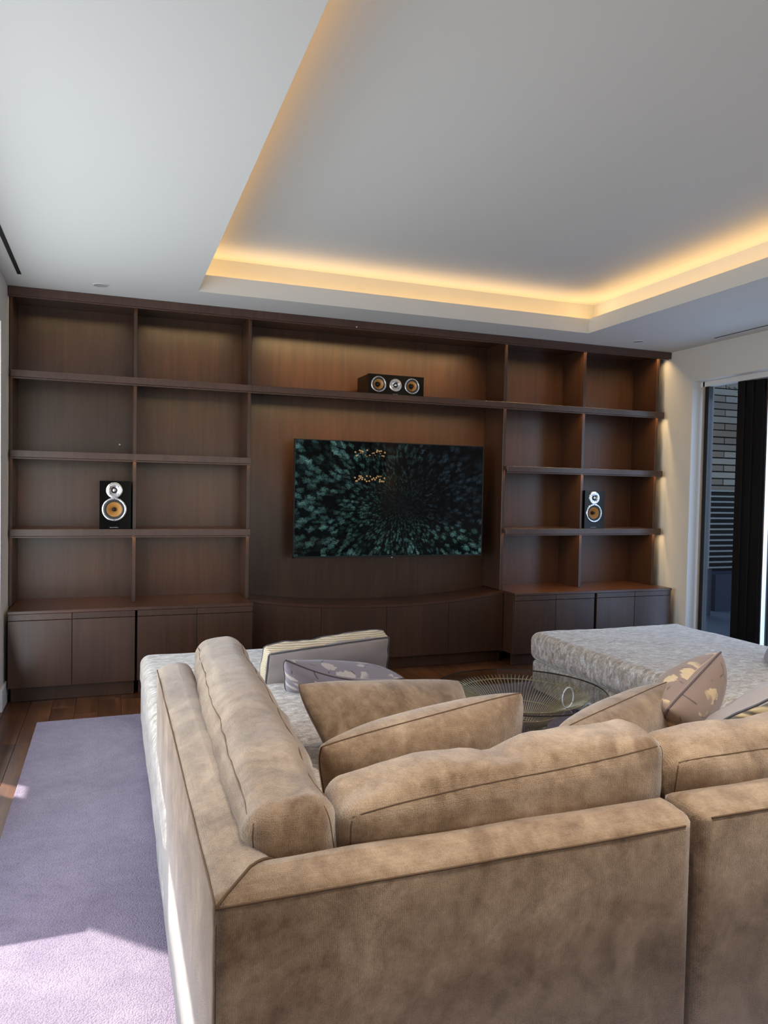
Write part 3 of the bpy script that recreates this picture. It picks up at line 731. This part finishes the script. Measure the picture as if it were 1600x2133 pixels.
# outdoors on the left: unseen overhang, screen wall and planter added to shape the sun patches
struct(box('sun_blocker_roof', -1.75, XL - .13, -10, 2, 2.62, 2.80, M_wall, None, 0))
struct(box('ground_left', -9, -.75, -10, 6, -.15, -.03, M_paving, None, 0))
gw = setp(boxes('sun_blocker_wall', [(-2.0, -1.88, -1.13, -.74, 0, 3.4), (-2.0, -1.88, -.74, -.66, 0, 2.50), (-2.0, -1.88, -.74, -.66, 2.86, 3.4), (-2.0, -1.88, -.66, -.38, 0, 3.4), (-2.0, -1.88, -.13, 4.0, 0, 3.4),
    (-2.0, -1.88, -.38, -.13, 0, 1.66), (-2.0, -1.88, -.38, -.13, 1.98, 3.4)], M_wall, None, 0), 'unseen screen wall added outside the left opening to shape the sun patches', 'wall')
t = thing('planter', (-1.15, -1.95, 0), 'unseen low planter box added outside the left opening to shape the sun patch', 'planter')
boxes('box_body', [(-1.5, -.80, -2.29, -2.24, -.03, .90), (-1.5, -.80, -1.65, -1.60, -.03, .90), (-1.5, -1.45, -2.24, -1.65, -.03, .90), (-.85, -.80, -2.24, -1.65, -.03, .90)], M_navy, t)
box('soil', -1.45, -.85, -2.24, -1.65, .82, .86, M_bark, t, 0)

# chandelier behind the camera, seen mirrored in the television
t = thing('chandelier', (4.41, -7.0, 1.6), 'chandelier of thin black rods with warm lamp tips reflected in the television', 'chandelier')
cv = bpy.data.meshes.new('rod'); 
V, Fc = tube_data([(0, 0, 0), (0, 0, .45)], .008, 6); cv.from_pydata([tuple(v) for v in V], [], Fc); cv.materials.append(M_blackm)
tv_ = bpy.data.meshes.new('tip'); bmt = bmesh.new(); bmesh.ops.create_uvsphere(bmt, u_segments=8, v_segments=6, radius=.017); bmt.to_mesh(tv_); bmt.free(); tv_.materials.append(M_tip)
for k in range(26):
    a = 2 * math.pi * k / 26; rr = .27 - .07 * (k % 2); z = 1.60 + .03 * ((k * 7) % 4)
    p = (4.41 + math.cos(a) * rr, -7.0 + math.sin(a) * rr, z)
    ro = link('rod', cv, None, t, p)
    for dz in (-.006, .456):
        q = link('lamp_tip', tv_, None, ro); q.location = (0, 0, dz)
lathe('canopy', [(.30, 0), (.30, .02), (.02, .03), (.02, .68)], M_blackm, t, (4.41, -7.0, 2.06), 'Z', 32)

# ------------------------------------------------------------------ rug
bm = bmesh.new(); bm_box(bm, -.412, 4.45, -6.6, -.655, 0.001, .013, .004)
o = bm_obj('area_rug', bm, M_rug); setp(o, 'pale lilac looped pile rug under the sectional sofa', 'rug')

# ------------------------------------------------------------------ sectional sofa
SX, SY, SH = .172, -4.235, .728      # outer left face, outer near face, back height at the seam
def back_profile(th):
    """cross-section: (distance inward from the outer face, height), rounded top"""
    P = [(0.0, .03), (0.0, SH - .012), (.004, SH)]
    for k in range(1, 9):
        a = math.pi * k / 8 * .5; P.append((.010 + (th * .45) * math.sin(a) * .98, SH + .004 + .020 * math.sin(a)))
    for k in range(1, 8):
        a = math.pi / 2 * k / 7; P.append((.010 + th * .45 + (th * .55 - .012) * math.sin(a), SH + .024 - .05 * (1 - math.cos(a))))
    P += [(th, SH - .06), (th, .03)]
    return P
def sweep(name, path_pts, prof, inward, mat, parent, caps=True, wob=.003):
    """sweep the profile along the path (a list of xy points with an inward direction each)"""
    V = []; Fc = []; m = len(prof)
    for (px, py), (ix, iy) in zip(path_pts, inward):
        for d_, z in prof:
            k = mnoise.noise(Vector((px * 4, py * 4, z * 4 + d_ * 9))) * wob
            V.append((px + ix * (d_ + k), py + iy * (d_ + k), z + k * (z > .5)))
    for i in range(len(path_pts) - 1):
        for j in range(m - 1):
            a = i * m + j; Fc.append((a, a + 1, a + m + 1, a + m))
        a = i * m; Fc.append((a + m - 1, a, a + m, a + 2 * m - 1))
    if caps: Fc.append(tuple(range(m))); Fc.append(tuple(range((len(path_pts) - 1) * m, len(path_pts) * m))[::-1])
    return from_verts(name, V, Fc, mat, parent, True)
def round_end(path, inward, n=7, r=.03):
    return path, inward
prof = back_profile(.14)
def straight(p0, p1, n): return [(p0[0] + (p1[0] - p0[0]) * i / n, p0[1] + (p1[1] - p0[1]) * i / n) for i in range(n + 1)]
def end_rounded(p0, p1, inw, r0, r1, n=40):
    """path with ends tucked in: returns list of (pt, inward, shrink) rounding the profile at the ends"""
    L = math.dist(p0, p1); out = []
    ss = []
    for k in range(6): ss.append((r0 * (1 - math.cos(k / 5 * math.pi / 2)), 1 - math.sin(k / 5 * math.pi / 2))) if r0 else None
    if not r0: ss.append((0, 0))
    for i in range(1, n): ss.append((r0 + (L - r0 - r1) * i / n, 0))
    if r1:
        for k in range(6): ss.append((L - r1 * (1 - math.sin(k / 5 * math.pi / 2)), 1 - math.cos(k / 5 * math.pi / 2)))
    else: ss.append((L, 0))
    return [((p0[0] + (p1[0] - p0[0]) * s / L, p0[1] + (p1[1] - p0[1]) * s / L), q) for s, q in ss]
def backrest(name, p0, p1, inw, parent, r0=0.0, r1=.035, th=.20, miter0=0, mat=M_sofa, miter1=0):
    """rounded-end back; miter0=1 cuts the start at 45 degrees"""
    prof = back_profile(th); m = len(prof); V = []; Fc = []
    dx, dy = (p1[0] - p0[0]), (p1[1] - p0[1]); L = math.hypot(dx, dy); dx /= L; dy /= L
    st = end_rounded(p0, p1, inw, r0, r1); cen = (th / 2, .36)
    rr = max(r0, r1)
    for i, ((px, py), q) in enumerate(st):
        for d_, z in prof:
            dd, z2 = d_, z
            if q:      # pull profile in towards the middle near a rounded end
                dd = min(max(d_, q * rr), th - q * rr); z2 = min(z, SH + .026 - q * rr)
            k = mnoise.noise(Vector((px * 5, py * 5, z * 4 + d_ * 9))) * .003
            sx = dx * (d_ * miter0) * (1 if i == 0 else 0); sy = dy * (d_ * miter0) * (1 if i == 0 else 0)
            if i == len(st) - 1 and miter1: sx, sy = -dx * d_ * miter1, -dy * d_ * miter1
            if miter0 and 0 < i:
                s_along = (px - p0[0]) * dx + (py - p0[1]) * dy
                if s_along < d_: sx, sy = dx * (d_ - s_along), dy * (d_ - s_along)
            V.append((px + sx + inw[0] * (dd + k), py + sy + inw[1] * (dd + k), z2 + (k if z > .5 else 0)))
    for i in range(len(st) - 1):
        for j in range(m - 1):
            a = i * m + j; Fc.append((a, a + 1, a + m + 1, a + m))
        a = i * m; Fc.append((a + m - 1, a, a + m, a + 2 * m - 1))
    Fc.append(tuple(range(m))); Fc.append(tuple(range((len(st) - 1) * m, len(st) * m))[::-1])
    bm = bmesh.new(); vs = [bm.verts.new(v) for v in V]
    for f in Fc:
        try: bm.faces.new([vs[i] for i in f])
        except ValueError: pass
    for f in bm.faces: f.smooth = len(f.verts) == 4
    return bm_obj(name, bm, mat, parent)
def top_seam(p0, p1, parent, inw, a=0.0, b=0.03):
    L = math.dist(p0, p1); n = 40; P = []
    for i in range(n + 1):
        s = a + (L - a - b) * i / n; x_ = p0[0] + (p1[0] - p0[0]) * s / L; y_ = p0[1] + (p1[1] - p0[1]) * s / L
        k = mnoise.noise(Vector((x_ * 5, y_ * 5, 1.7))) * .003
        P.append((x_ + inw[0] * .0015, y_ + inw[1] * .0015, SH - .003 + k))
    tube('welt', P, .0023, M_seam, parent, 6)

# corner piece with the left chaise
A = thing('sectional_sofa', (.8, -2.6, 0), 'left tan velvet sofa piece: corner back with a long chaise towards the wall unit', 'sofa', 'sectional sofa pieces')
backrest('backrest', (SX, SY), (1.218, SY), (0, 1), A, 0, .035, .14, 1)
backrest('side_backrest', (SX, SY), (SX, -2.46), (1, 0), A, 0, .05, .14, 1)
top_seam((SX, SY), (1.218, SY), A, (0, 1)); top_seam((SX, SY), (SX, -2.46), A, (1, 0))
tube('corner_seam', [(SX + .002, SY + .002, .03 + .70 * i / 20) for i in range(20)] + [(SX + d_ , SY + d_, z + .001) for d_, z in prof[2:-2]], .003, M_seam, A, 6)
box('base', .40, 1.215, -4.03, -3.2, .05, .26, M_sofa, A, .02); 
Soft((1.26, 2.23, .235), .03, (0, 0, 0), .003, 4, 1, None, (.802, -1.995, .150)).mesh('chaise_base', M_chaise, A, 14)
sc = Soft((1.28, 2.24, .185), .055, (0, 0, .014), .006, 4, 2, None, (.805, -1.99, .345)); sc.mesh('chaise_cushion', M_chaise, A, 26)
Soft((.88, .96, .19), .05, (0, 0, .015), .004, 4, 3, None, (.77, -3.60, .345)).mesh('seat_cushion', M_sofa, A, 14)
for x in (.3, 1.3):
    for y in (-.98, -2.4): box('foot', x, x + .05, y, y + .05, .013, .05, M_blackm, A, .004)
for x in (.3, 1.1): box('foot', x, x + .05, -4.12, -4.07, .013, .05, M_blackm, A, .004)
# armless middle piece
B = thing('sectional_sofa', (2.2, -3.7, 0), 'middle tan velvet sofa piece seen from behind, cut by the frame edge', 'sofa', 'sectional sofa pieces')
backrest('backrest', (1.243, SY + .012), (3.10, SY + .012), (0, 1), B, .035, .035, .14, 0)
top_seam((1.243, SY + .012), (3.10, SY + .012), B, (0, 1), .03)
box('base', 1.245, 3.098, -4.03, -3.17, .05, .26, M_sofa, B, .02)
for k in range(2): Soft((.92, .95, .19), .05, (0, 0, .015), .004, 4, 4 + k, None, (1.71 + .93 * k, -3.62, .345)).mesh('seat_cushion', M_sofa, B, 14)
for x in (1.3, 3.0):
    for y in (-4.12, -3.25): box('foot', x, x + .05, y, y + .05, .013, .05, M_blackm, B, .004)
# right chaise piece
Cc = thing('sectional_sofa', (3.5, -2.5, 0), 'right tan velvet chaise piece, highlights in its colour, with a wide flat top below the glass door', 'sofa', 'sectional sofa pieces')
Soft((1.30, 2.20, .215), .03, (0, 0, 0), .004, 4, 7, None, (3.50, -2.01, .142)).mesh('chaise_base', M_chaise, Cc, 14)
Soft((1.335, 2.22, .20), .06, (0.0, 0, .016), .007, 4.5, 8, None, (3.495, -2.01, .350)).mesh('chaise_cushion', M_chaise, Cc, 30, 5)
for x in (2.95, 4.0):
    for y in (-1.05, -3.0): box('foot', x, x + .05, y, y + .05, .013, .05, M_blackm, Cc, .004)
backrest('side_backrest', (4.31, -3.1), (4.31, -2.3), (-1, 0), Cc, .03, .05, .20, 0)

# loose back cushions
def boxed(name, size, R, c, label, seed, mat=M_sofa, bulge=(.01, .03, .02), r=.05, amp=.010, group='loose back cushions of the sectional', freq=5.0, extra=None, inner=26, seams=True):
    s = Soft(size, r, bulge, amp, freq, seed, R, c, extra)
    t = thing(name, (c[0], c[1], c[2] - size[2] / 2), label, 'cushion', group)
    s.mesh('cover', mat, t, inner, 5)
    if seams:
        for side in (-1, 1): tube('seam', s.loop(1, side, 26, -.0010), .0021, M_seam, t, 6, True)
    return t
def lean(xdir, tilt):
    """x along xdir (horizontal), z up but tipped by tilt about x"""
    x = np.array(xdir, float); x /= np.linalg.norm(x); y = np.cross([0, 0, 1.0], x)
    z = np.array([0, 0, 1.0]) * math.cos(tilt) - y * math.sin(tilt)
    return frame(x, z)
def dent(pos, u):
    p = np.array(pos); g = math.exp(-((u[0] + .02) / .13) ** 2) * max(0, u[2]) ** 2 * .030 * max(0, (u[1] + .7) / 1.7)
    p[2] -= g; p[2] += .014 * max(0, u[2]) * u[0] ** 3
    return p
def crease(pos, u):
    p = np.array(pos); k = mnoise.noise(Vector((pos[0] * 16, pos[1] * 3, pos[2] * 3))) + .6 * mnoise.noise(Vector((pos[0] * 38, pos[1] * 5, 4)))
    p[2] += k * .006 * max(0, u[2]); p[1] -= k * .004 * u[1]; return p
boxed('back_cushion', (1.70, .19, .37), lean((.045, 1, 0), -.13), (.395, -3.255, .640), 'long tan velvet back cushion leaning on the left side back', 11, bulge=(.012, .03, .03), r=.058, extra=crease)
boxed('back_cushion', (.83, .18, .38), lean((1, .06, .03), .14), (.855, -3.995, .656), 'tan velvet back cushion on the near back, dented along its top', 12, bulge=(.004, .03, .026), r=.040, amp=.012, extra=dent)
boxed('back_cushion', (.93, .18, .37), lean((1, .0, 0), .14), (1.752, -3.985, .644), 'tan velvet back cushion cut by the right frame edge', 13, bulge=(.01, .03, .03), r=.055, amp=.012)

# throw cushions
pillow('throw_cushion', (.522, -3.58, .752), (1.275, -3.42, .808), (1.25, -3.33, .46), (.60, -3.46, .46), .25, M_sofa, 'tan velvet throw cushion in front, standing behind the near back cushion', seed=1, sag=.0, pinch=.015, cr=.10, seam_name='seam', pr=.0022)
pillow('throw_cushion', (.63, -2.86, .735), (1.42, -2.66, .640), (1.36, -2.90, .445), (.76, -3.06, .445), .18, M_sofa, 'flat tan velvet throw cushion behind the front one on the chaise', seed=2, pinch=.015, cr=.10, seam_name='seam', pr=.0022)
pillow('floral_cushion', (.745, -2.12, .655), (1.475, -1.93, .455), (1.42, -1.72, .44), (.80, -1.95, .44), .20, M_floral_l, 'lilac floral cushion with mauve piping lying before the grey box cushion', M_pipe, .0045, .05, seed=3, sag=.05)
pillow('throw_cushion', (1.40, -3.43, .668), (2.10, -3.16, .718), (2.09, -3.08, .455), (1.47, -3.37, .455), .24, M_sofa, 'tan velvet throw cushion right of the glass table', seed=4, pinch=.015, cr=.10, seam_name='seam', pr=.0022)
pillow('floral_cushion', (1.90, -3.36, .668), (2.505, -3.02, .790), (2.44, -2.86, .46), (2.03, -3.16, .46), .26, M_floral_t, 'taupe floral cushion with dark piping behind the tan cushion on the right', M_pipe, .0045, .05, seed=5)
pillow('floral_cushion', (3.72, -2.75, .82), (4.02, -2.30, .82), (3.80, -2.05, .44), (3.47, -2.42, .44), .20, M_floral_l, 'grey floral cushion at the right frame edge on the right chaise', M_pipe, .0045, .05, seed=6)
def gusset_cushion(label, size, R, c, seed, mat, gmat, pmat):
    s = Soft(size, .022, (.006, .03, .012), .012, 6, seed, R, c)
    t = thing('box_cushion', (c[0], c[1], c[2] - size[2] / 2), label, 'cushion')
    o = s.mesh('cover', mat, t, 20, 4); me = o.data; me.materials.append(gmat)
    Rm = np.array(R)
    for p in me.polygons:
        n = Rm.T @ np.array(p.normal)
        if abs(n[1]) < .55: p.material_index = 1
    for side in (-1, 1): tube('piping', s.loop(1, side, 26, .002), .0045, pmat, t, 6, True)
gusset_cushion('grey satin box cushion with pleated cream gusset at the far end of the chaise', (.70, .09, .22), lean((1, .12, .055), .35), (1.08, -1.74, .548), 21, M_satin, M_gusset, M_pipegrey)
gusset_cushion('grey satin box cushion with gold pleated gusset by the right frame edge', (.54, .14, .40), lean((.86, .5, 0), .95), (2.36, -3.37, .612), 22, M_satin, M_gold, M_pipegrey)

# ------------------------------------------------------------------ wire coffee table
TC = (2.09, -2.03); TR = .462
t = thing('coffee_table', (TC[0], TC[1], .013), 'round glass coffee table on a flared base of metal wire rods', 'table')
lathe('glass_top', [(0, .370), (TR - .003, .370), (TR, .373), (TR, .379), (TR - .003, .382), (0, .382)], M_glass_table, t, (TC[0], TC[1], 0), 'Z', 96)
lathe('glass_rim', [(TR + .0005, .372), (TR + .0012, .376), (TR + .0005, .380)], M_glass_edge, t, (TC[0], TC[1], 0), 'Z', 96)
ringp = lambda r, z: [(TC[0] + math.cos(2 * math.pi * k / 72) * r, TC[1] + math.sin(2 * math.pi * k / 72) * r, z) for k in range(72)]
tube('top_ring', ringp(.335, .352), .0045, M_nickel, t, 8, True)
tube('waist_ring', ringp(.135, .175), .004, M_nickel, t, 8, True)
tube('base_ring', ringp(.255, .018), .005, M_nickel, t, 8, True)
tube('waist_ring', ringp(.20, .265), .003, M_nickel, t, 8, True)
key = [(.368, .368), (.335, .357), (.27, .325), (.20, .27), (.15, .215), (.135, .16), (.155, .10), (.21, .045), (.255, .018)]
rp = []
for i in range(len(key) - 1):
    for f in (0, .5):
        r = key[i][0] * (1 - f) + key[i + 1][0] * f; z = key[i][1] * (1 - f) + key[i + 1][1] * f; rp.append((r, z))
rp.append(key[-1])
pth = []
for i, (r, z) in enumerate(rp):
    a = (i / len(rp)) * .12; pth.append((r * math.cos(a), r * math.sin(a), z))
V, Fc = tube_data(pth, .0030, 5); rm = bpy.data.meshes.new('wire_rod'); rm.from_pydata([tuple(v) for v in V], [], Fc); rm.materials.append(M_nickel)
rm.polygons.foreach_set('use_smooth', [True] * len(rm.polygons))
for k in range(96):
    o = link('wire_rod', rm, None, t, (TC[0], TC[1], 0)); o.rotation_euler = (0, 0, 2 * math.pi * k / 96)
# thin ring added for a bright reflection in the glass
RX, RY = 2.13, -2.415
t = thing('ring_reflection', (RX, RY, .383), 'thin pale ring standing in for a bright reflection on the glass table', 'reflection')
tube('ring', [(RX + .045 * math.cos(2 * math.pi * k / 40) * .94, RY + .045 * math.cos(2 * math.pi * k / 40) * .34, .3865 + .050 + .050 * math.sin(2 * math.pi * k / 40)) for k in range(40)], .0032, M_ring, t, 8, True)
